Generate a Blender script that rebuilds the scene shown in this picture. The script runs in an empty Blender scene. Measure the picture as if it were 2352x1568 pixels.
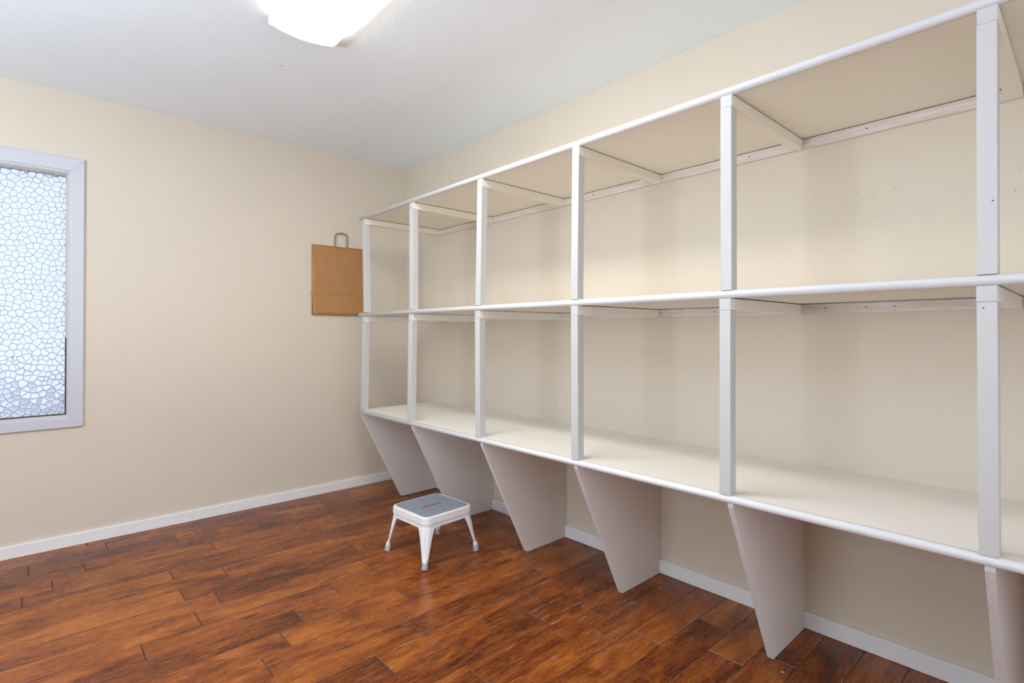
import bpy, bmesh, math, random
import numpy as np
from mathutils import Vector, Matrix
random.seed(11)
C = bpy.context.scene.collection
sc = bpy.context.scene
R = math.radians

# ------------------------------------------------------------------ camera
YAW, PITCH, ROLL = R(42.2484), R(0.5173), R(-0.0669)
f = Vector((-math.cos(YAW), math.sin(YAW), 0)); r = Vector((f.y, -f.x, 0)); u = Vector((0, 0, 1))
f2 = f*math.cos(PITCH) + u*math.sin(PITCH); u2 = -f*math.sin(PITCH) + u*math.cos(PITCH)
r3 = r*math.cos(ROLL) + u2*math.sin(ROLL); u3 = -r*math.sin(ROLL) + u2*math.cos(ROLL)
cd = bpy.data.cameras.new('camera'); cam = bpy.data.objects.new('camera', cd); C.objects.link(cam)
m = Matrix((r3, u3, -f2)).transposed().to_4x4(); m.translation = Vector((3.721, -2.2404, 1.1439))
cam.matrix_world = m
cd.sensor_width = 36; cd.lens = 1222.51/2352*36; cd.shift_y = -(784-751.87)/2352; cd.clip_start = .05
sc.camera = cam

# ------------------------------------------------------------------ light and exposure
sc.view_settings.view_transform = 'Standard'; sc.view_settings.look = 'None'
sc.view_settings.gamma = 1; sc.view_settings.use_curve_mapping = False
sc.view_settings.exposure = 0.02
w = bpy.data.worlds.new('sky'); sc.world = w; w.use_nodes = True
bg = w.node_tree.nodes['Background']; bg.inputs[0].default_value = (.80, .90, 1, 1); bg.inputs[1].default_value = 4.0
LAMP = 22.0
def area(name, loc, rot, sx, sy, e, col):
    d = bpy.data.lights.new(name, 'AREA'); d.shape = 'RECTANGLE'; d.size = sx; d.size_y = sy; d.energy = e; d.color = col
    o = bpy.data.objects.new(name, d); C.objects.link(o); o.location = loc; o.rotation_euler = rot; return o
# fill light added at the unseen window behind the camera
area('near_wall_fill', (2.3, -3.93, 1.42), (R(90), 0, 0), .95, 1.2, 13, (.80, .90, 1))
# second fill, added there and aimed up to lift the ceiling
area('ceiling_fill', (2.3, -3.90, 1.2), (R(90+76), 0, 0), .95, .5, 92, (.70, .86, 1))

# ------------------------------------------------------------------ materials
def mat(name, col, rough=.5, bump=0, bscale=200, spec=.5, dist=.001):
    m = bpy.data.materials.new(name); m.use_nodes = True; nt = m.node_tree
    b = nt.nodes['Principled BSDF']; b.inputs['Base Color'].default_value = (*col, 1)
    b.inputs['Roughness'].default_value = rough; b.inputs['Specular IOR Level'].default_value = spec
    if bump:
        tc = nt.nodes.new('ShaderNodeTexCoord'); n = nt.nodes.new('ShaderNodeTexNoise'); n.inputs['Scale'].default_value = bscale
        n.inputs['Detail'].default_value = 3
        bp = nt.nodes.new('ShaderNodeBump'); bp.inputs['Strength'].default_value = bump; bp.inputs['Distance'].default_value = dist
        nt.links.new(tc.outputs['Object'], n.inputs['Vector']); nt.links.new(n.outputs['Fac'], bp.inputs['Height'])
        nt.links.new(bp.outputs[0], b.inputs['Normal'])
    return m
def nd(nt, t, **k):
    n = nt.nodes.new(t)
    for a, v in k.items():
        if a in n.inputs: n.inputs[a].default_value = v
        else: setattr(n, a, v)
    return n
def orange_peel(name, col, strength):
    m = mat(name, col, .62, spec=.3); nt = m.node_tree; L = nt.links.new; b = nt.nodes['Principled BSDF']
    tc = nd(nt, 'ShaderNodeTexCoord')
    n = nd(nt, 'ShaderNodeTexNoise', Scale=95., Detail=2.); L(tc.outputs['Object'], n.inputs['Vector'])
    n2 = nd(nt, 'ShaderNodeTexNoise', Scale=1.3, Detail=2.); L(tc.outputs['Object'], n2.inputs['Vector'])
    bp = nd(nt, 'ShaderNodeBump', Strength=strength, Distance=.0016); L(n.outputs['Fac'], bp.inputs['Height']); L(bp.outputs[0], b.inputs['Normal'])
    mx = nd(nt, 'ShaderNodeMix', data_type='RGBA'); mx.inputs[6].default_value = (*[c*.97 for c in col], 1); mx.inputs[7].default_value = (*[min(1, c*1.03) for c in col], 1)
    L(n2.outputs['Fac'], mx.inputs[0]); L(mx.outputs[2], b.inputs['Base Color'])
    return m
M_wall = orange_peel('wall_paint', (.713, .625, .512), .45)
M_ceil = orange_peel('ceiling_paint', (.90, .94, .98), .5)
M_trim = mat('white_trim_paint', (.88, .87, .88), .35)
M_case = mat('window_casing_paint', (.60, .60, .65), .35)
def painted_wood(name, col, rough=.42):
    m = mat(name, col, rough); nt = m.node_tree; L = nt.links.new; b = nt.nodes['Principled BSDF']
    tc = nd(nt, 'ShaderNodeTexCoord'); mp = nd(nt, 'ShaderNodeMapping'); mp.inputs['Scale'].default_value = (260, 260, 18)
    L(tc.outputs['Object'], mp.inputs['Vector']); n = nd(nt, 'ShaderNodeTexNoise', Scale=1., Detail=4.); L(mp.outputs[0], n.inputs['Vector'])
    bp = nd(nt, 'ShaderNodeBump', Strength=.6, Distance=.0010); L(n.outputs['Fac'], bp.inputs['Height']); L(bp.outputs[0], b.inputs['Normal'])
    return m
M_post = painted_wood('post_paint', (.58, .572, .57))
M_molding = mat('molding_paint', (.80, .80, .815), .3, .25, 60)
M_shelf = mat('shelf_paint', (.89, .85, .78), .42, .12, 40)
M_under = mat('cream_shelf_paint', (.86, .795, .69), .5, .12, 40)  # warmer cream than the worktop, for the two upper shelves and top battens
M_panel = mat('panel_paint', (.84, .775, .735), .5, .1, 60)
M_cleat = None
def cleat_mat():
    m = mat('thin_whitewash_over_pine', (.7, .6, .5), .55); nt = m.node_tree; L = nt.links.new; b = nt.nodes['Principled BSDF']
    tc = nd(nt, 'ShaderNodeTexCoord'); mp = nd(nt, 'ShaderNodeMapping'); mp.inputs['Scale'].default_value = (7, 120, 150)
    L(tc.outputs['Object'], mp.inputs['Vector']); n = nd(nt, 'ShaderNodeTexNoise', Scale=1., Detail=6., Distortion=.8); L(mp.outputs[0], n.inputs['Vector'])
    cr = nd(nt, 'ShaderNodeValToRGB'); cr.color_ramp.elements[0].position = .35; cr.color_ramp.elements[0].color = (.66, .55, .46, 1)
    cr.color_ramp.elements[1].position = .62; cr.color_ramp.elements[1].color = (.78, .71, .67, 1)
    L(n.outputs['Fac'], cr.inputs[0]); L(cr.outputs[0], b.inputs['Base Color'])
    return m
M_cleat = cleat_mat()
def speckled():
    m = mat('rough_particleboard_edge', (.8, .77, .77), .7); nt = m.node_tree; L = nt.links.new; b = nt.nodes['Principled BSDF']
    tc = nd(nt, 'ShaderNodeTexCoord'); n = nd(nt, 'ShaderNodeTexNoise', Scale=520., Detail=3.); L(tc.outputs['Object'], n.inputs['Vector'])
    cr = nd(nt, 'ShaderNodeValToRGB'); cr.color_ramp.elements[0].position = .33; cr.color_ramp.elements[0].color = (.46, .40, .39, 1)
    cr.color_ramp.elements[1].position = .52; cr.color_ramp.elements[1].color = (.76, .73, .73, 1)
    L(n.outputs['Fac'], cr.inputs[0]); L(cr.outputs[0], b.inputs['Base Color'])
    bp = nd(nt, 'ShaderNodeBump', Strength=.8, Distance=.001); L(n.outputs['Fac'], bp.inputs['Height']); L(bp.outputs[0], b.inputs['Normal'])
    return m
M_edge = speckled()
M_screw = mat('screw_steel', (.10, .085, .075), .4); M_screw.node_tree.nodes['Principled BSDF'].inputs['Metallic'].default_value = .6
M_hole = mat('dark_hole', (.06, .045, .035), .9)
M_gasket = mat('dark_gasket', (.055, .04, .035), .5)
M_brownframe = mat('brown_sash', (.62, .58, .52), .4)
M_steel = mat('white_enamel', (.86, .86, .87), .22)
M_rubber = mat('grey_rubber', (.36, .38, .42), .6, .3, 300)
M_mat = mat('grey_tread', (.25, .27, .315), .65, .3, 250)
M_paper = None
def kraft():
    m = mat('kraft_paper', (.42, .24, .11), .6); nt = m.node_tree; L = nt.links.new; b = nt.nodes['Principled BSDF']
    tc = nd(nt, 'ShaderNodeTexCoord'); mp = nd(nt, 'ShaderNodeMapping'); mp.inputs['Scale'].default_value = (60, 26, 9)
    L(tc.outputs['Object'], mp.inputs['Vector']); n = nd(nt, 'ShaderNodeTexNoise', Scale=1., Detail=3.); L(mp.outputs[0], n.inputs['Vector'])
    cr = nd(nt, 'ShaderNodeValToRGB'); cr.color_ramp.elements[0].position = .3; cr.color_ramp.elements[0].color = (.42, .205, .072, 1)
    cr.color_ramp.elements[1].position = .7; cr.color_ramp.elements[1].color = (.47, .238, .088, 1)
    L(n.outputs['Fac'], cr.inputs[0]); L(cr.outputs[0], b.inputs['Base Color'])
    return m
M_paper = kraft()
M_cord = mat('twisted_paper_cord', (.27, .17, .09), .8)
M_nail = mat('nail_steel', (.08, .07, .06), .4)

def wood_floor():
    m = mat('hand_scraped_wood', (.2, .06, .02), .3); nt = m.node_tree; L = nt.links.new; b = nt.nodes['Principled BSDF']
    tc = nd(nt, 'ShaderNodeTexCoord'); oi = nd(nt, 'ShaderNodeObjectInfo')
    off = nd(nt, 'ShaderNodeVectorMath', operation='SCALE'); off.inputs[0].default_value = (37, 91, 53); L(oi.outputs['Random'], off.inputs['Scale'])
    add = nd(nt, 'ShaderNodeVectorMath', operation='ADD'); L(tc.outputs['Object'], add.inputs[0]); L(off.outputs[0], add.inputs[1])
    def noise(sx, sy, det, dis=0., rough=.5):
        mp = nd(nt, 'ShaderNodeMapping'); mp.inputs['Scale'].default_value = (sx, sy, 1); L(add.outputs[0], mp.inputs['Vector'])
        n = nd(nt, 'ShaderNodeTexNoise', Scale=1., Detail=det, Distortion=dis, Roughness=rough); L(mp.outputs[0], n.inputs['Vector']); return n
    blotch = noise(10, 3.0, 5, .9, .62)
    streak = noise(125, 6.5, 6, .25, .68)
    fine = noise(600, 34, 4)
    fig = noise(15, 5.0, 2, 1.1)
    mul = nd(nt, 'ShaderNodeMath', operation='MULTIPLY'); L(fig.outputs['Fac'], mul.inputs[0]); mul.inputs[1].default_value = 62
    sn = nd(nt, 'ShaderNodeMath', operation='SINE'); L(mul.outputs[0], sn.inputs[0])
    def madd(a, k, c=None):
        n = nd(nt, 'ShaderNodeMath', operation='MULTIPLY_ADD'); L(a, n.inputs[0]); n.inputs[1].default_value = k
        if c is None: n.inputs[2].default_value = 0
        elif isinstance(c, float): n.inputs[2].default_value = c
        else: L(c, n.inputs[2])
        return n.outputs[0]
    v = madd(blotch.outputs['Fac'], 1.0, -.37)
    v = madd(streak.outputs['Fac'], .62, v)
    v = madd(fine.outputs['Fac'], .42, v)
    ln = nd(nt, 'ShaderNodeMath', operation='SMOOTH_MAX'); L(sn.outputs[0], ln.inputs[0]); ln.inputs[1].default_value = .55; ln.inputs[2].default_value = .3
    v = madd(ln.outputs[0], .20, v)
    v = madd(v, 1.0, -.135)
    v = madd(oi.outputs['Random'], .20, v)
    v = madd(v, 1.0, -.345)
    cr = nd(nt, 'ShaderNodeValToRGB'); e = cr.color_ramp.elements
    e[0].position = .12; e[0].color = (.050, .0115, .003, 1)
    e[1].position = .95; e[1].color = (.58, .225, .038, 1)
    for p, c in ((.27, (.145, .031, .0055)), (.44, (.27, .068, .010)), (.64, (.43, .130, .019))):
        x = e.new(p); x.color = (*c, 1)
    L(v, cr.inputs[0])
    # a few small dark knots
    vo = nd(nt, 'ShaderNodeTexVoronoi', Scale=1.); mp = nd(nt, 'ShaderNodeMapping'); mp.inputs['Scale'].default_value = (7.5, 2.6, 1)
    L(add.outputs[0], mp.inputs['Vector']); L(mp.outputs[0], vo.inputs['Vector'])
    kr = nd(nt, 'ShaderNodeValToRGB'); kr.color_ramp.elements[0].position = .03; kr.color_ramp.elements[0].color = (1, 1, 1, 1); kr.color_ramp.elements[1].position = .14; kr.color_ramp.elements[1].color = (0, 0, 0, 1)
    L(vo.outputs['Distance'], kr.inputs[0])
    sel = nd(nt, 'ShaderNodeMath', operation='GREATER_THAN'); sp = nd(nt, 'ShaderNodeSeparateColor'); L(vo.outputs['Color'], sp.inputs[0]); L(sp.outputs[0], sel.inputs[0]); sel.inputs[1].default_value = .72
    km = nd(nt, 'ShaderNodeMath', operation='MULTIPLY'); L(kr.outputs[0], km.inputs[0]); L(sel.outputs[0], km.inputs[1])
    km2 = nd(nt, 'ShaderNodeMath', operation='MULTIPLY'); L(km.outputs[0], km2.inputs[0]); km2.inputs[1].default_value = .75
    mx = nd(nt, 'ShaderNodeMix', data_type='RGBA'); L(km2.outputs[0], mx.inputs[0]); L(cr.outputs[0], mx.inputs[6]); mx.inputs[7].default_value = (.018, .006, .003, 1)
    # glancing highlights painted as pale broken lines along the scraped ridges
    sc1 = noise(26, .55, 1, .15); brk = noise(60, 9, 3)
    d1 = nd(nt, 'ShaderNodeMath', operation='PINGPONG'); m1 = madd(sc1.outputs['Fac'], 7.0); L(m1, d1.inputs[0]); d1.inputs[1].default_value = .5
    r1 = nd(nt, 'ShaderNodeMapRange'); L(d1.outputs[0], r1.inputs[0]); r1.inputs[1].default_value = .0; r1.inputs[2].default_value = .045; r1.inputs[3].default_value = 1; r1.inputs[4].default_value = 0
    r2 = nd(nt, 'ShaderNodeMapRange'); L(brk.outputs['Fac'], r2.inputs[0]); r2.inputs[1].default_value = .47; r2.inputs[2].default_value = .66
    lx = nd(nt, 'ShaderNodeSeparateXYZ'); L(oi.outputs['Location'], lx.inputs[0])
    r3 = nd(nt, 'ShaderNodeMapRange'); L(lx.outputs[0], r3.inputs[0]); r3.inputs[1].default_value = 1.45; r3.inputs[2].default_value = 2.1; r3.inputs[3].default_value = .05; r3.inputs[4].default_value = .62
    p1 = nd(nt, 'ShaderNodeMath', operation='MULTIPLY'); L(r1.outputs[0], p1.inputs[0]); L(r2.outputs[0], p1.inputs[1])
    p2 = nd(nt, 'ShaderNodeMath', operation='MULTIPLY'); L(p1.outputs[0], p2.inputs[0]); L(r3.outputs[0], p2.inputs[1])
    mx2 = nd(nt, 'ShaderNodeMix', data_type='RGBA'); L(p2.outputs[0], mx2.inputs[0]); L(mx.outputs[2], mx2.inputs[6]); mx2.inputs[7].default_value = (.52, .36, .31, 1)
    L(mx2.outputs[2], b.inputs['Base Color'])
    # scraped relief: shallow long troughs plus pores
    tr = noise(38, 1.6, 2, .3)
    h = madd(fine.outputs['Fac'], .10, 0.0); h = madd(tr.outputs['Fac'], 1.0, h); h = madd(streak.outputs['Fac'], .25, h)
    bp = nd(nt, 'ShaderNodeBump', Strength=.55, Distance=.004); L(h, bp.inputs['Height']); L(bp.outputs[0], b.inputs['Normal'])
    rr = madd(fine.outputs['Fac'], .22, .17); L(rr, b.inputs['Roughness'])
    b.inputs['Specular IOR Level'].default_value = .28
    return m
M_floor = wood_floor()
M_bevel = mat('worn_plank_edge', (.150, .070, .052), .5)
M_sub = mat('dark_subfloor', (.05, .022, .014), .7)

def emissive(name, col, s):
    m = bpy.data.materials.new(name); m.use_nodes = True; b = m.node_tree.nodes['Principled BSDF']
    b.inputs['Base Color'].default_value = (.9, .9, .88, 1); b.inputs['Roughness'].default_value = .3
    b.inputs['Emission Color'].default_value = (*col, 1); b.inputs['Emission Strength'].default_value = s; return m
M_lens = emissive('glowing_acrylic_lens', (1, .97, .93), LAMP)
def lens_mat(name, s, col):
    m = emissive(name, col, s); nt = m.node_tree; L = nt.links.new
    tc = nd(nt, 'ShaderNodeTexCoord'); sp = nd(nt, 'ShaderNodeSeparateXYZ'); L(tc.outputs['Object'], sp.inputs[0])
    ab = nd(nt, 'ShaderNodeMath', operation='ABSOLUTE'); L(sp.outputs[0], ab.inputs[0])
    mr = nd(nt, 'ShaderNodeMapRange', interpolation_type='SMOOTHSTEP'); L(ab.outputs[0], mr.inputs[0])
    mr.inputs[1].default_value = .50; mr.inputs[2].default_value = .60; mr.inputs[3].default_value = s; mr.inputs[4].default_value = min(s, .35)
    L(mr.outputs[0], nt.nodes['Principled BSDF'].inputs['Emission Strength']); return m
M_lens = lens_mat('glowing_acrylic_lens', LAMP, (1, .97, .93))
M_lensside = lens_mat('lens_side', 7.0, (1, .97, .93))
M_cap = mat('white_plastic_cap', (.85, .85, .84), .35)
def glass(name, rough, tint, tfac, tcol):
    m = bpy.data.materials.new(name); m.use_nodes = True; nt = m.node_tree; b = nt.nodes['Principled BSDF']; L = nt.links.new
    b.inputs['Base Color'].default_value = (*tint, 1); b.inputs['Transmission Weight'].default_value = 1; b.inputs['Roughness'].default_value = rough; b.inputs['IOR'].default_value = 1.3
    t = nt.nodes.new('ShaderNodeBsdfTranslucent'); t.inputs[0].default_value = (*tcol, 1)
    mx = nt.nodes.new('ShaderNodeMixShader'); mx.inputs[0].default_value = tfac
    L(b.outputs[0], mx.inputs[1]); L(t.outputs[0], mx.inputs[2]); L(mx.outputs[0], nt.nodes['Material Output'].inputs[0]); return m
M_glass = glass('pebbled_obscure_glass', .16, (.42, .42, .445), .30, (.36, .36, .39))
M_glassline = glass('pebble_joint_glass', .4, (.25, .25, .30), .5, (.19, .195, .25))
M_clear = bpy.data.materials.new('added_clear_glass'); M_clear.use_nodes = True; _n = M_clear.node_tree; _n.nodes.remove(_n.nodes['Principled BSDF'])
_t = _n.nodes.new('ShaderNodeBsdfTransparent'); _g = _n.nodes.new('ShaderNodeBsdfGlossy'); _g.inputs['Roughness'].default_value = .02; _x = _n.nodes.new('ShaderNodeMixShader'); _x.inputs[0].default_value = .06
_n.links.new(_t.outputs[0], _x.inputs[1]); _n.links.new(_g.outputs[0], _x.inputs[2]); _n.links.new(_x.outputs[0], _n.nodes['Material Output'].inputs[0])

# ------------------------------------------------------------------ mesh helpers
def link(name, me, m=None, parent=None, loc=None):
    o = bpy.data.objects.new(name, me); C.objects.link(o)
    if m is not None:
        for k in (m if isinstance(m, (list, tuple)) else [m]): me.materials.append(k)
    if parent is not None: o.parent = parent
    if loc is not None: o.location = loc
    return o
def obj(name, bm, m, parent=None, loc=None, smooth=False):
    bmesh.ops.recalc_face_normals(bm, faces=bm.faces[:])
    me = bpy.data.meshes.new(name); bm.to_mesh(me); bm.free()
    if smooth:
        for p in me.polygons: p.use_smooth = True
    return link(name, me, m, parent, loc)
def box(bm, x0, x1, y0, y1, z0, z1, bev=0, seg=2, mi=0):
    v = [bm.verts.new((x, y, z)) for x in (x0, x1) for y in (y0, y1) for z in (z0, z1)]
    F = [bm.faces.new([v[i] for i in q]) for q in ((0, 1, 3, 2), (4, 6, 7, 5), (0, 4, 5, 1), (2, 3, 7, 6), (0, 2, 6, 4), (1, 5, 7, 3))]
    for q in F: q.material_index = mi
    if bev:
        ed = {e for q in F for e in q.edges}
        bmesh.ops.bevel(bm, geom=list(ed), offset=bev, segments=seg, affect='EDGES', profile=.5)
    return v
def nbox(name, x0, x1, y0, y1, z0, z1, m, parent=None, bev=0, seg=2, org=None):
    """box mesh whose object origin sits at its centre-bottom (or org)"""
    cx, cy, cz = org or ((x0+x1)/2, (y0+y1)/2, z0)
    bm = bmesh.new(); box(bm, x0-cx, x1-cx, y0-cy, y1-cy, z0-cz, z1-cz, bev, seg)
    return obj(name, bm, m, parent, (cx, cy, cz))
def loft(bm, rings, cap=True, closed=True):
    vs = [[bm.verts.new(p) for p in rg] for rg in rings]; n = len(vs[0])
    for a, b in zip(vs, vs[1:]):
        for i in range(n if closed else n-1):
            j = (i+1) % n; bm.faces.new((a[i], a[j], b[j], b[i]))
    if cap: bm.faces.new(vs[0][::-1]); bm.faces.new(vs[-1])
    return vs
def tube(bm, pts, rad, n=8):
    pts = [Vector(p) for p in pts]; rings = []
    up = Vector((1, 0, 0))
    for i, p in enumerate(pts):
        t = (pts[min(i+1, len(pts)-1)] - pts[max(i-1, 0)]).normalized()
        a = t.cross(up); a = a.normalized() if a.length > 1e-4 else Vector((0, 1, 0)); b = t.cross(a)
        rr = rad[i] if isinstance(rad, list) else rad
        rings.append([p + a*rr*math.cos(2*math.pi*k/n) + b*rr*math.sin(2*math.pi*k/n) for k in range(n)])
    loft(bm, rings)
def empty(name, loc=(0, 0, 0), rz=0):
    o = bpy.data.objects.new(name, None); C.objects.link(o); o.location = loc; o.rotation_euler = (0, 0, rz); o.empty_display_size = .1; return o
def tag(o, label, cat, group=None):
    o['label'] = label; o['category'] = cat
    if group: o['group'] = group
    return o
def struct(o): o['kind'] = 'structure'; return o

# ------------------------------------------------------------------ room shell
XM, YM, H = 7.0, -4.0, 2.44
def wall_with_hole(name, fixed_axis, pos, out, a0, a1, h0, h1, z0, z1):
    """wall slab with one rectangular hole; runs a0..a1 on the other axis"""
    bm = bmesh.new(); t0, t1 = sorted((pos, pos+out*.12))
    for (p, q, zz0, zz1) in ((a0, h0, 0, H), (h1, a1, 0, H), (h0, h1, 0, z0), (h0, h1, z1, H)):
        if fixed_axis == 'x': box(bm, t0, t1, p, q, zz0, zz1)
        else: box(bm, p, q, t0, t1, zz0, zz1)
    bmesh.ops.remove_doubles(bm, verts=bm.verts[:], dist=1e-5)
    return struct(obj(name, bm, M_wall))
wl = wall_with_hole('wall_left', 'x', 0, -1, YM, 0, -2.95, -2.083, .6985, 2.004)
bm = bmesh.new(); box(bm, -.12, XM+.12, 0, .12, 0, H); wr = struct(obj('wall_right', bm, M_wall))
wn = wall_with_hole('wall_near', 'y', YM, -1, -.12, XM+.12, 1.80, 2.80, .78, 2.06)
wall_with_hole('wall_back', 'x', XM, 1, YM, 0, -3.75, -.45, .06, 2.25)
bm = bmesh.new(); box(bm, -.12, XM+.12, YM-.12, .12, H, H+.12); cl = struct(obj('ceiling', bm, M_ceil))
# tiny specks on the paint
hm = bpy.data.meshes.new('nail_hole'); b_ = bmesh.new(); bmesh.ops.create_circle(b_, cap_ends=True, radius=1, segments=8); b_.to_mesh(hm); b_.free(); hm.materials.append(M_hole)
def speck(parent, loc, rot, s=.0011):
    o = link('nail_hole', hm, None, parent, loc); o.rotation_euler = rot; o.scale = (s, s*1.5, 1)
for x, z in ((3.132, 1.65), (3.182, 1.637), (3.247, 1.648), (2.932, 1.557), (2.762, 1.633), (3.033, .693), (3.567, 1.643), (3.553, 1.578), (2.68, .47), (2.75, .44)):
    speck(wr, (x, -.0004, z), (R(90), 0, 0))
for y, z in ((-.114, 1.357), (-1.968, .945), (-1.74, 1.204)): speck(wl, (.0004, y, z), (0, R(90), 0))
speck(cl, (1.063, -1.336, H-.0004), (0, 0, 0), .003)

# floor: every plank its own piece
bm = bmesh.new(); box(bm, -.12, XM+.12, YM-.12, .12, -.06, -.006); fl = struct(obj('floor', bm, M_sub))
PW, P0 = .1287, .064
JOINTS = {-1: [-1.1, -2.0], 0: [-.55, -1.925, -3.1], 1: [-.78, -1.627, -2.234], 2: [-.35, -1.22, -2.03, -3.2], 3: [-.82, -1.5, -2.155, -2.9], 4: [-.5, -1.04, -2.255, -3.3],
          5: [-.2, -1.225, -1.734, -2.7], 6: [-.62, -1.537, -2.9], 7: [-.36, -.95, -1.737, -2.5], 8: [-.66, -1.225, -1.628, -3.2], 9: [-.44, -1.0, -1.731, -2.6],
          10: [-.2, -1.221, -1.929, -3.0], 11: [-.75, -1.427, -2.3, -3.2], 12: [-.42, -1.02, -1.525, -2.8], 13: [-.15, -.82, -1.629, -2.4, -3.4],
          14: [-.42, -1.125, -2.05, -3.0], 15: [-.62, -1.325, -2.6], 16: [-.25, -.722, -1.9, -3.1], 17: [-.525, -1.126, -2.2], 18: [-.627, -1.7, -2.8],
          19: [-.52, -1.5, -3.0], 20: [-.25, -1.25, -2.2], 21: [-.42, -1.3, -2.6], 22: [-.3, -.95, -2.1]}
rnd = random.Random(5)
def plank(x0, x1, y0, y1):
    cx, cy = (x0+x1)/2, (y0+y1)/2; hx, hy = (x1-x0)/2-.0003, (y1-y0)/2-.0007
    T = .0095
    rings = [(hx, hy, -T), (hx, hy, -.0022), (hx-.0009, hy-.0022, 0)]
    vs = []; F = []
    for a, b, z in rings: vs += [(-a, -b, z), (a, -b, z), (a, b, z), (-a, b, z)]
    for k in (0, 4): F += [(k+i, k+(i+1) % 4, k+4+(i+1) % 4, k+4+i) for i in range(4)]
    F += [(8, 9, 10, 11), (3, 2, 1, 0)]
    me = bpy.data.meshes.new('plank'); me.from_pydata(vs, [], F)
    for q in (4, 5, 6, 7): me.polygons[q].material_index = 1
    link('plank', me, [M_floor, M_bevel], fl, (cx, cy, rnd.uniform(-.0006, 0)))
k = -1
while True:
    x0 = max(P0+PW*k, 0); x1 = min(P0+PW*(k+1), XM)
    if x0 >= XM: break
    js = JOINTS.get(k)
    if js is None:
        js = []; y = -rnd.uniform(.2, 1.1)
        while y > YM+.25: js.append(y); y -= rnd.uniform(.6, 1.3)
    ys = [0] + js + [YM]
    for a, b in zip(ys, ys[1:]): plank(x0, x1, b, a)
    k += 1

# baseboards
BH = .0638
def baseboard(name, pts, m=M_trim):
    bm = bmesh.new(); box(bm, *pts, 0, BH, .002, 1); return struct(obj(name, bm, m))
baseboard('baseboard_left', (0.0, .0150, YM, 0.0))
baseboard('baseboard_right', (.0150, XM, -.0150, 0.0))
baseboard('baseboard_near', (.0150, XM, YM, YM+.015))
baseboard('baseboard_back', (XM-.015, XM, YM+.015, -.015))

# ------------------------------------------------------------------ window_1: pebbled glass in a mitred white casing
W = empty('window_1', (0, -2.45, .64)); struct(W)
y0i, y1i, z0i, z1i = -2.95, -2.083, .6985, 2.004     # inner edge of casing
y0o, y1o, z0o, z1o = -3.0145, -2.0175, .637, 2.086
def W_(p): return (p[0], p[1]+2.45, p[2]-.64)
def casing(a, b, c, d):
    """mitred board: a,b outer corners, c,d inner corners (y,z); thick outside, thinner inside"""
    bm = bmesh.new()
    ring = lambda P, Q, xs: [W_((xs[0], P[0], P[1])), W_((xs[1], P[0], P[1])), W_((xs[1], Q[0], Q[1])), W_((xs[0], Q[0], Q[1]))]
    def prof(P, Q):   # outer corner P to inner corner Q
        dy, dz = Q[0]-P[0], Q[1]-P[1]; at = lambda t: (P[0]+dy*t, P[1]+dz*t)
        o = []
        for t, x in ((0, 0), (0, .011), (.05, .0135), (.80, .0135), (.86, .0125), (.90, .0085), (1, .0085), (1, 0)):
            q = at(t); o.append(W_((x, q[0], q[1])))
        return o
    loft(bm, [prof(a, c), prof(b, d)]); return obj('casing', bm, M_case, W)
g = .0004
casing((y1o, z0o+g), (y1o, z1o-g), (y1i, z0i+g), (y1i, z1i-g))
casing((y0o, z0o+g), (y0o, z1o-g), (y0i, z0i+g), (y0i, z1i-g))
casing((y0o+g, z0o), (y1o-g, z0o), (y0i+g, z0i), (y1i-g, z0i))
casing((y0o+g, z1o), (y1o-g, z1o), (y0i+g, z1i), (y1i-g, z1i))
def frame(name, y0, y1, z0, z1, wd, x0, x1, m):
    bm = bmesh.new()
    for q in ((y0, y0+wd, z0, z1), (y1-wd, y1, z0, z1), (y0+wd, y1-wd, z0, z0+wd), (y0+wd, y1-wd, z1-wd, z1)):
        box(bm, x0, x1, q[0]+2.45, q[1]+2.45, q[2]-.64, q[3]-.64)
    return obj(name, bm, m, W)
frame('jamb', y0i, y1i, z0i, z1i, .006, -.10, .0, M_brownframe)
def gask(name, y0, y1, z0, z1, m):
    bm = bmesh.new(); box(bm, -.034, -.016, y0+2.45, y1+2.45, z0-.64, z1-.64); return obj(name, bm, m, W)
gask('gasket', y0i+.006, y1i-.006, z0i+.006, z0i+.0125, M_gasket)
gask('gasket', y1i-.0115, y1i-.006, z0i+.0125, z0i+.42, M_gasket)
gask('stop', y1i-.0115, y1i-.006, z0i+.42, z1i-.0115, M_brownframe)
gask('stop', y0i+.006, y0i+.0115, z0i+.0125, z1i-.0115, M_brownframe)
gask('stop', y0i+.006, y1i-.006, z1i-.0115, z1i-.006, M_brownframe)
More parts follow.
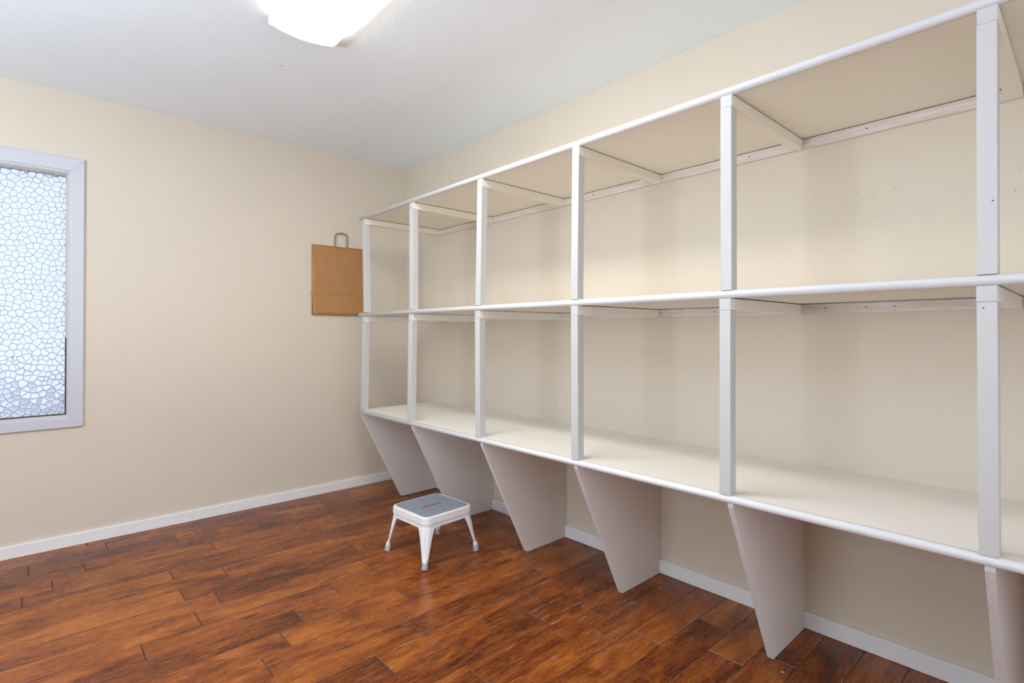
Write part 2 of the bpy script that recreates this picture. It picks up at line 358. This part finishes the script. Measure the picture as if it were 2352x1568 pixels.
# pebbled pane: irregular polygon facets standing proud of narrow joints
def pebble_pane(y0, y1, z0, z1, x):
    rn = random.Random(3); dy, dz = .0270, .0280
    ny, nz = int((y1-y0)/dy)+3, int((z1-z0)/dz)+3
    S = {}
    for i in range(-1, ny):
        for j in range(-1, nz):
            S[i, j] = (y0+(i+.5*(j % 2)+rn.uniform(-.47, .47))*dy, z0+(j+rn.uniform(-.47, .47))*dz)
    V = []; F = []; MI = []
    for (i, j), (cy, cz) in S.items():
        poly = [(y0, z0), (y1, z0), (y1, z1), (y0, z1)]
        for di in range(-2, 3):
            for dj in range(-2, 3):
                n = S.get((i+di, j+dj))
                if n is None or (di == 0 and dj == 0): continue
                mx, mz, nx, nz_ = (cy+n[0])/2, (cz+n[1])/2, n[0]-cy, n[1]-cz
                out = []
                for a, b in zip(poly, poly[1:]+poly[:1]):
                    da = (a[0]-mx)*nx+(a[1]-mz)*nz_; db = (b[0]-mx)*nx+(b[1]-mz)*nz_
                    if da <= 0: out.append(a)
                    if da*db < 0: t = da/(da-db); out.append((a[0]+(b[0]-a[0])*t, a[1]+(b[1]-a[1])*t))
                poly = out
                if len(poly) < 3: break
            if len(poly) < 3: break
        if len(poly) < 3: continue
        q = []
        for p in poly:
            if not q or math.hypot(p[0]-q[-1][0], p[1]-q[-1][1]) > .0012: q.append(p)
        if len(q) < 3: continue
        gy, gz = sum(p[0] for p in q)/len(q), sum(p[1] for p in q)/len(q)
        n = len(q); base = len(V)
        mean = sum(math.hypot(p[0]-gy, p[1]-gz) for p in q)/n
        s = max(.3, 1-.0021/max(mean, .004))
        for p in q: V.append((x, p[0], p[1]))
        for p in q: V.append((x+.0014, gy+(p[0]-gy)*s, gz+(p[1]-gz)*s))
        for p in q: V.append((x+.0022, gy+(p[0]-gy)*s*.62, gz+(p[1]-gz)*s*.62))
        V.append((x+.0022, gy, gz))
        tiltA = rn.uniform(-.10, .10); tiltB = rn.uniform(-.10, .10)
        for k in range(base+n, len(V)): V[k] = (V[k][0]+tiltA*(V[k][1]-gy)+tiltB*(V[k][2]-gz), V[k][1], V[k][2])
        for k in range(n):
            l = (k+1) % n
            F.append((base+k, base+l, base+n+l, base+n+k)); MI.append(1)
            F.append((base+n+k, base+n+l, base+2*n+l, base+2*n+k)); MI.append(0)
            F.append((base+2*n+k, base+2*n+l, base+3*n)); MI.append(0)
    b = len(V); xb = x-.004
    V += [(xb, y0, z0), (xb, y1, z0), (xb, y1, z1), (xb, y0, z1)]; F.append((b, b+3, b+2, b+1)); MI.append(0)
    me = bpy.data.meshes.new('pane'); me.from_pydata([(p[0], p[1]+2.45, p[2]-.64) for p in V], [], F)
    me.materials.append(M_glass); me.materials.append(M_glassline)
    me.polygons.foreach_set('material_index', MI)
    return link('pane', me, None, W)
pebble_pane(y0i+.011, y1i-.011, z0i+.011, z1i-.011, -.026)
bm = bmesh.new(); tube(bm, [(-.022, .152, .385), (-.021, .148, .378), (-.021, .152, .368)], .0016, 6); obj('chip', bm, M_hole, W)

# unseen window added behind the camera to let in fill daylight
W2 = empty('added_window', (2.3, YM, .7)); struct(W2)
def w2box(name, a, m): 
    bm = bmesh.new(); box(bm, *a, .002, 1); return obj(name, bm, m, W2)
for a in ((-.57, -.50, -.001, .0135, .01, 1.43), (.50, .57, -.001, .0135, .01, 1.43), (-.50, .50, -.001, .0135, .01, .08), (-.50, .50, -.001, .0135, 1.36, 1.43)): w2box('casing', a, M_trim)  # casing of the added window
for a in ((-.50, -.46, -.09, -.03, .08, 1.36), (.46, .50, -.09, -.03, .08, 1.36), (-.46, .46, -.09, -.03, .08, .12), (-.46, .46, -.09, -.03, 1.32, 1.36), (-.02, .02, -.09, -.03, .12, 1.32)): w2box('added_sash', a, M_trim)
for a in ((-.46, -.02, -.064, -.060, .12, 1.32), (.02, .46, -.064, -.060, .12, 1.32)): w2box('pane', a, M_clear)  # panes of the added window
# unseen glazed door added behind the camera for soft fill
D = empty('added_door', (XM, -2.1, 0)); struct(D)
for a in ((0, .06, -1.65, -1.57, .06, 2.25), (0, .06, 1.57, 1.65, .06, 2.25), (0, .06, -.04, .04, .06, 2.25), (0, .06, -1.57, -.04, .06, .16), (0, .06, .04, 1.57, .06, .16), (0, .06, -1.57, -.04, 2.17, 2.25), (0, .06, .04, 1.57, 2.17, 2.25)):
    bm = bmesh.new(); box(bm, *a, .003, 1); obj('added_door_frame', bm, M_trim, D)
for a in ((.028, .034, -1.57, -.04, .16, 2.17), (.028, .034, .04, 1.57, .16, 2.17)):
    bm = bmesh.new(); box(bm, *a); obj('pane', bm, M_clear, D)  # pane of the added door
for a in ((-.012, 0, -1.72, -1.65, 0, 2.32), (-.012, 0, 1.65, 1.72, 0, 2.32), (-.012, 0, -1.65, 1.65, 2.25, 2.32)):
    bm = bmesh.new(); box(bm, *a, .002, 1); obj('casing', bm, M_trim, D)  # casing of the added door
# ground outside
bm = bmesh.new(); box(bm, -14, -.13, -14, 8, -.5, -.35); box(bm, -.13, 18, -14, YM-.13, -.5, -.35)
struct(obj('ground', bm, mat('pale_concrete', (.42, .42, .50), .9, .3, 8)))

# ------------------------------------------------------------------ shelving unit
U = empty('shelving_unit', (.41, -.3, 0))
tag(U, 'long white painted open shelving unit with square posts and worktop along the right wall', 'shelving')
def UL(x, y, z): return (x-.41, y+.3, z)
XS, XE = .41, 4.24
ZT, ZM, ZU, ZU_T = .6312, 1.2505, 1.8916, .0240
ND = .0127
def shelf(name, zbot, m, yb):
    bm = bmesh.new(); t = .0254
    box(bm, 0, XE-XS, .3-yb*0-.6, .3, zbot+.0022, zbot+t, 0)
    o = obj(name, bm, m, U, (0, 0, 0))
    # half-round nosing strip
    bm = bmesh.new(); rings = []
    for x in (0, XE-XS):
        rg = [(x, -.2995, zbot), (x, -.2995, zbot+t)]
        for k in range(9):
            a = R(90+180*k/8); rg.append((x, -.3035+ND*math.cos(a), zbot+t/2+ND*math.sin(a)))
        rings.append(rg)
    loft(bm, rings); n = obj('nosing', bm, M_molding, o)
    for p in n.data.polygons: p.use_smooth = len(p.vertices) == 4 and abs(p.normal.x) < .5
    return o
worktop = shelf('worktop', ZT-.0254, M_shelf, 0)
middle = shelf('shelf', ZM, M_under, 0)
top = shelf('shelf', ZU, M_under, 0)
YF = -.3135    # post front face in local y
def skew_post(name, xt, xb, z0, z1, wd=.0365, dp=.038):
    bm = bmesh.new(); n = 5
    rings = []
    bv = .0016
    for k in range(2):
        z = z0 if k == 0 else z1; x = (xb if k == 0 else xt)-XS
        rings.append([(x+bv, YF, z), (x+wd-bv, YF, z), (x+wd, YF+bv, z), (x+wd, YF+dp-bv, z), (x+wd-bv, YF+dp, z), (x+bv, YF+dp, z), (x, YF+dp-bv, z), (x, YF+bv, z)])
    loft(bm, rings)
    return obj(name, bm, M_post, U)
UP = [(.459, .477), (1.047, 1.047), (1.676, 1.661), (2.292, 2.283), (2.917, 2.915), (3.536, 3.533), (4.160, 4.160)]
LO = [(.463, .440), (1.038, 1.024), (1.657, 1.660), (2.284, 2.284), (2.911, 2.908), (3.532, 3.531), (4.160, 4.160)]
BT = .038
BHT = {'u': ZU, 'm': ZM}
def screw(parent, x, y, z):
    bm = bmesh.new(); bmesh.ops.create_cone(bm, cap_ends=True, segments=10, radius1=.0032, radius2=.0026, depth=.002, matrix=Matrix.Translation((x, y, z)) @ Matrix.Rotation(R(90), 4, 'X'))
    obj('screw', bm, M_screw, parent)
for i, ((ut, ub), (lt, lb)) in enumerate(zip(UP, LO)):
    dz = [.0445, .038, .040, .040, .040, .046, .04][i]
    skew_post('post', ut, ub, ZM+.0254, ZU-BT)
    skew_post('post', lt, lb, ZT, ZM-BT)
    for zz, x in ((ZU, ut+.0005), (ZM, lt-.0008)):
        bm = bmesh.new(); box(bm, x-XS, x-XS+.0375, YF+.0006, .3-.019, zz-BT+.0003, zz-.0006, .0015, 1)
        bm.normal_update()
        for q in bm.faces:
            if q.normal.y < -.5: q.material_index = 1
        obj('batten', bm, [M_under if zz == ZU else M_shelf, M_post], U)  # sides cream, their shade put into the colour; front end post white
# wall cleats in lengths between battens
for zz, scr in ((ZU, (.69, 1.10, 1.51, 1.919, 2.337, 2.749, 3.168, 3.75)), (ZM, (1.2, 1.9, 2.323, 2.592, 3.032, 3.163, 3.247, 3.8))):
    bm = bmesh.new(); box(bm, .070, XE-XS-.01, .281, .3, zz-.037, zz-.0008, .001, 1); c = obj('wall_cleat', bm, M_cleat, U)
    for x in scr: screw(c, x-XS, .2808, zz-.0135-.004)
# slanted panels under the worktop
KX = [.4517, 1.0786, 1.7107, 2.3118, 2.9501, 3.5595, 4.19]
for i, kx in enumerate(KX):
    bm = bmesh.new(); zb = .007 if i == 0 else .0005; zt = ZT-.0256
    th = .0185; x0, x1 = kx-XS-th, kx-XS
    yb = -.0123 if i < 7 else 0
    prof = [(-.3055, zt), (-.3055, zt-.012), (-.0145, zb+.004), (-.009, zb), (.2845, zb), (.2845, BH+.004), (.2995, BH+.004), (.2995, zt)]
    loft(bm, [[(x0, y, z) for y, z in prof], [(x1, y, z) for y, z in prof]])
    bm.faces.ensure_lookup_table()
    for q in bm.faces: q.material_index = 0
    bm.normal_update()
    for q in bm.faces:
        c = q.calc_center_median()
        if abs(q.normal.x) < .2 and c.y < -.011 and c.z > .01: q.material_index = 1
    obj('support_panel', bm, [M_panel, M_edge if i >= 3 else M_molding], U)
# small holes in the lower right post, dark specks on posts
for x, y, z in ((3.544, -.6137, 1.199), (3.562, -.6137, 1.443)):
    o = link('nail_hole', hm, None, U, UL(x, y, z)); o.rotation_euler = (R(90), R(30), 0); o.scale = (.0022, .0014, 1)

# ------------------------------------------------------------------ ceiling fixture
FX = empty('ceiling_light', (2.06, -1.385, H))
tag(FX, 'long rectangular fluorescent ceiling light with glowing ribbed wraparound lens', 'ceiling light')
hw, hl = .135, .61
def lens_prof(s=1.0, n=14):
    pts = [(-hw*s, -.001), (-hw*s, -.036)]
    for k in range(1, n):
        t = -1+2*k/n; pts.append((hw*s*t, -.036-.019*(1-t*t)))
    pts += [(hw*s, -.036), (hw*s, -.001)]
    return pts
bm = bmesh.new(); loft(bm, [[(-hl+.006, y, z) for y, z in lens_prof()], [(hl-.006, y, z) for y, z in lens_prof()]])
bm.normal_update()
for q in bm.faces:
    c_ = q.calc_center_median()
    if abs(q.normal.y) > .8 or c_.z > -.0355: q.material_index = 1
obj('lens', bm, [M_lens, M_lensside], FX)
for s in (-1, 1):
    bm = bmesh.new()
    loft(bm, [[(s*(hl-.006), y, z) for y, z in lens_prof(1.012)], [(s*hl, y, z) for y, z in lens_prof(1.012)]])
    obj('end_cap', bm, M_cap, FX)

# ------------------------------------------------------------------ paper bag on the left wall
BG = empty('paper_bag', (0, -.57, 1.268))
tag(BG, 'flat brown kraft paper shopping bag hung by its cord handle on the left wall', 'bag')
def sheet(name, y0, y1, z0, z1, xf, th, ny=24, nz=24, m=M_paper, smooth=True):
    bm = bmesh.new(); g = {}
    for s in (0, 1):
        for i in range(ny+1):
            for j in range(nz+1):
                y = y0+(y1-y0)*i/ny; z = z0+(z1-z0)*j/nz; x, yy, zz = xf(y, z, i/ny, j/nz)
                g[s, i, j] = bm.verts.new((x+s*th, yy, zz))
    for i in range(ny):
        for j in range(nz):
            bm.faces.new([g[1, i, j], g[1, i+1, j], g[1, i+1, j+1], g[1, i, j+1]]); bm.faces.new([g[0, i, j], g[0, i, j+1], g[0, i+1, j+1], g[0, i+1, j]])
    for i in range(ny):
        for j in (0, nz): bm.faces.new([g[0, i, j], g[0, i+1, j], g[1, i+1, j], g[1, i, j]])
    for j in range(nz):
        for i in (0, ny): bm.faces.new([g[0, i, j], g[0, i, j+1], g[1, i, j+1], g[1, i, j]])
    return obj(name, bm, m, BG, smooth=smooth)
def front(y, z, a, b):
    w = .0022*math.exp(-((a-.44)/.035)**2)*max(0, b*1.5-.5) + .0020*math.exp(-((a-.68)/.035)**2)*max(0, b*1.5-.5)
    return (.0105+.003*(1-b)+w-.004*abs(a-.5)*b, y+.008*(1-b)*(1 if a < .5 else .3), z+.0025*math.sin(a*9)*b+(-.004*a if b > .99 else 0))
sheet('front_panel', -.197, .198, .0, .497, front, .0007)
sheet('back_panel', -.197, .198, .0, .500, lambda y, z, a, b: (.0035, y-.001, z), .0007, 4, 4)
for s in (-1, 1):
    sheet('gusset', 0, 1, .0, .495, lambda y, z, a, b, s=s: (.004+.0065*a, s*(.197-.030*math.sin(math.pi*a)), z), .0006, 6, 2)
sheet('base_flap', -.197, .198, 0, .157, lambda y, z, a, b: (.0105+.003*(1-b*.314)+.0009-.004*abs(a-.5)*b*.314, y+.008*(1-b*.314)*(1 if a < .5 else .3), z-.0006+.0008*math.sin(a*9)), .0012, 24, 6)
sheet('folded_base', -.205, .190, .07, .165, lambda y, z, a, b: (.0075, y+.014*(1-b)-(.0 if b > .05 else .0), z), .0010, 6, 4)
bm = bmesh.new(); P = []
hc, hr = .0180, .0480
yL, yR = -.031, .0635
for k in range(5): P.append((.0085, yL+.0005*k, .450+.026*k))
n = 14
for k in range(1, n):
    a = math.pi*(1-k/n); P.append((.0115, (yL+yR)/2+.0485*math.cos(a), .560+.040*math.sin(a)**.8))
for k in range(5): P.append((.0085, yR-.0005*(4-k), .554-.026*k))
tube(bm, P, .0036, 8); obj('handle', bm, M_cord, BG, smooth=True)
# nail
bm = bmesh.new(); tube(bm, [(-.012, -.5545, 1.862), (.027, -.5545, 1.8640)], [.0018, .0018], 8)
bmesh.ops.create_cone(bm, cap_ends=True, segments=12, radius1=.0045, radius2=.0045, depth=.002, matrix=Matrix.Translation((.0275, -.5545, 1.864)) @ Matrix.Rotation(R(90), 4, 'Y'))
tag(obj('nail', bm, M_nail), 'small dark nail in the left wall that the bag handle hangs on', 'nail')

# ------------------------------------------------------------------ step stool
ST = empty('step_stool', (1.362, -.668, 0), R(3))
tag(ST, 'small white metal step stool with grey ribbed top standing on the wood floor', 'step stool')
def rsq(h, rad, z, n=12):
    o = []
    for (sx, sy, a0) in ((1, 1, 0), (-1, 1, 90), (-1, -1, 180), (1, -1, 270)):
        for k in range(n+1):
            a = R(a0+90*k/n); o.append((sx*(h-rad)+rad*math.cos(a), sy*(h-rad)+rad*math.sin(a), z))
    return o
def slot(z, hx=.0105, hy=.0660, n=6):
    o = []
    for k in range(n+1): a = math.pi*k/n; o.append((hx*math.cos(a), hy-hx+hx*math.sin(a), z))
    for k in range(n+1): a = math.pi+math.pi*k/n; o.append((hx*math.cos(a), -hy+hx+hx*math.sin(a), z))
    return o
def fill_hole(bm, outer, inner):
    e = []
    for lp in (outer, inner):
        for a, b in zip(lp, lp[1:]+lp[:1]): e.append(bm.edges.get((a, b)) or bm.edges.new((a, b)))
    bmesh.ops.triangle_fill(bm, use_beauty=True, edges=e)
TH, Z = .1535, .240
bm = bmesh.new()
prof = [(TH-.009, .030, Z-.0006), (TH-.004, .033, Z-.0008), (TH-.0015, .035, Z-.003), (TH, .036, Z-.008), (TH+.0016, .036, Z-.034), (TH-.0004, .036, Z-.034), (TH-.002, .034, Z-.008), (TH-.006, .031, Z-.003)]
vs = loft(bm, [rsq(h, rd, z) for h, rd, z in prof], cap=False)
s1 = [bm.verts.new(p) for p in slot(Z-.0006)]; s2 = [bm.verts.new(p) for p in slot(Z-.003)]
for a in range(len(s1)): b = (a+1) % len(s1); bm.faces.new((s1[a], s1[b], s2[b], s2[a]))
fill_hole(bm, vs[0], s1); fill_hole(bm, vs[-1], s2)
obj('stool_top', bm, M_steel, ST)
# grey mat: base sheet with slot, raised ribs running across
bm = bmesh.new(); o_ = [bm.verts.new(p) for p in rsq(TH-.0135, .024, Z+.0006)]; i_ = [bm.verts.new(p) for p in slot(Z+.0006)]
fill_hole(bm, o_, i_)
lo = [bm.verts.new(p) for p in rsq(TH-.0135, .024, Z-.0008)]
for a in range(len(o_)): b = (a+1) % len(o_); bm.faces.new((o_[a], lo[a], lo[b], o_[b]))
li = [bm.verts.new(p) for p in slot(Z-.0008)]
for a in range(len(i_)): b = (a+1) % len(i_); bm.faces.new((i_[a], i_[b], li[b], li[a]))
tm = obj('tread_mat', bm, M_mat, ST)
bm = bmesh.new(); hm_, rr = TH-.0155, .022
nrib = 28
for k in range(nrib):
    x = -hm_+(k+.5)*2*hm_/nrib; wd = .0034
    e = abs(x)-(hm_-rr); ye = hm_ if e < 0 else hm_-rr+math.sqrt(max(0, rr*rr-e*e))
    segs = [(-ye, ye)]
    if abs(x) < .0135: segs = [(-ye, -.068), (.068, ye)]
    for a, b in segs:
        n = 10; vv = []
        for q in range(n+1):
            y = a+(b-a)*q/n; wob = .0012*math.sin(y*38+k*.8)
            vv.append([(x-wd/2+wob, y, Z+.0005), (x-wd/2+.0008+wob, y, Z+.0017), (x+wd/2-.0008+wob, y, Z+.0017), (x+wd/2+wob, y, Z+.0005)])
        loft(bm, vv)
obj('rib', bm, mat('tread_rib', (.29, .31, .355), .55), tm)['kind'] = 'stuff'
# apron band just under the lid
bm = bmesh.new(); vs = loft(bm, [rsq(TH-.0030, .034, Z-.030), rsq(TH-.0006, .035, Z-.0560), rsq(TH-.0025, .034, Z-.0560), rsq(TH-.005, .033, Z-.030)], cap=False)
for a in range(len(vs[0])): b = (a+1) % len(vs[0]); bm.faces.new((vs[3][a], vs[3][b], vs[0][b], vs[0][a]))
obj('apron', bm, M_steel, ST)
# legs: folded sheet with rounded outer corner, tapering, pressed groove; round foot and rubber cap
def leg_mesh():
    bm = bmesh.new(); rings = []
    NA = 12
    levels = [(Z-.0545, .058, .036), (Z-.0600, .056, .036), (.165, .0505, .034), (.140, .0430, .031), (.110, .0360, .028), (.080, .0295, .024), (.055, .0245, .020), (.047, .0225, .0185), (.040, .0215, .0180), (.034, .0215, .0175)]
    for z, wd, rad in levels:
        h = TH+.0002+(.0205)*((Z-.056-z)/(Z-.056))   # splay
        rad = min(rad, wd*.8)
        cx = h-rad
        outer = [(cx-(wd-rad), h)]
        if wd > rad: outer.append((cx, h))
        gr = .0060*max(0, min(1, (z-.050)/.012, (.168-z)/.012))
        for k in range(1, NA):
            a = R(90-90*k/NA); g_ = gr*math.exp(-((k-NA/2)/.8)**2)
            outer.append((cx+(rad-g_)*math.cos(a), cx+(rad-g_)*math.sin(a)))
        outer.append((h, cx)); outer.append((h, cx-(wd-rad)))
        t = .0022
        inner = []
        for (x, y) in outer[::-1]:
            # inward offset
            dx, dy = (x-cx), (y-cx)
            if x >= h-1e-6 and y <= cx+1e-6: inner.append((x-t, y))
            elif y >= h-1e-6 and x <= cx+1e-6: inner.append((x, y-t))
            else:
                l = math.hypot(dx, dy) or 1; inner.append((x-dx/l*t, y-dy/l*t))
        rings.append([(x, y, z) for x, y in outer+inner])
    loft(bm, rings)
    c = TH+.0195-.011
    sx = [(c-.0042, c-.0042, .052), (c-.0026, c-.0026, .046), (c-.0015, c-.0015, .040), (c, c, .026), (c+.0006, c+.0006, .020)]
    tube(bm, sx, [.003, .0100, .0122, .0122, .0118], 14)
    return bm, c
bm, FC = leg_mesh(); bmesh.ops.recalc_face_normals(bm, faces=bm.faces[:])
lm = bpy.data.meshes.new('leg'); bm.to_mesh(lm); bm.free(); lm.materials.append(M_steel)
bm = bmesh.new(); tube(bm, [(FC-.0002, FC, .031), (FC, FC, .030), (FC+.0022, FC+.0022, .004), (FC+.0026, FC+.0026, .0015)], [.0125, .0132, .0158, .0158], 18)
bmesh.ops.recalc_face_normals(bm, faces=bm.faces[:]); fm = bpy.data.meshes.new('foot_cap'); bm.to_mesh(fm); bm.free(); fm.materials.append(M_rubber)
for p in fm.polygons: p.use_smooth = len(p.vertices) == 4
bm = bmesh.new(); tube(bm, [(FC+.0022, FC+.0022, 0), (FC+.0022, FC+.0022, .0018)], [.0145, .0150], 18)
bmesh.ops.recalc_face_normals(bm, faces=bm.faces[:]); sm = bpy.data.meshes.new('sole'); bm.to_mesh(sm); bm.free(); sm.materials.append(M_gasket)
for q in range(4):
    l = link('leg', lm, None, ST); l.rotation_euler = (0, 0, R(90*q))
    c = link('foot_cap', fm, None, l); c2 = link('sole', sm, None, l)

# ------------------------------------------------------------------ crumbs on the floor
bm = bmesh.new(); rn = random.Random(8)
spots = [(2.999, -.356, 4.0), (3.016, -.267, 2.2), (3.051, -.218, 2.2), (2.355, -.355, 2.4), (2.323, -.193, 2), (1.288, -1.14, 2.2), (1.206, -2.124, 2.2), (1.618, -1.358, 1.8), (2.117, -.776, 1.6), (1.672, -.732, 2)]
for _ in range(70): spots.append((rn.uniform(1.6, 3.3), -abs(rn.gauss(.0, .28))-.03, rn.uniform(.5, 1.1)))
for x, y, s in spots:
    if any(abs(x-k_+.009) < .014 and y > -.33 for k_ in KX): continue
    s *= .0007; vv = [bm.verts.new((x+rn.uniform(.7, 1.3)*s*a, y+rn.uniform(.7, 1.3)*s*b, .0001+c*s*.8)) for a, b, c in ((1, 1, 0), (-1, 1, 0), (-1, -1, 0), (1, -1, 0), (0, 0, 1))]
    for q in ((0, 1, 4), (1, 2, 4), (2, 3, 4), (3, 0, 4), (3, 2, 1, 0)): bm.faces.new([vv[k] for k in q])
cr = obj('crumbs', bm, mat('white_crumbs', (.75, .72, .68), .8)); cr['kind'] = 'stuff'
tag(cr, 'tiny pale crumbs scattered on the wood floor under the worktop', 'crumbs')
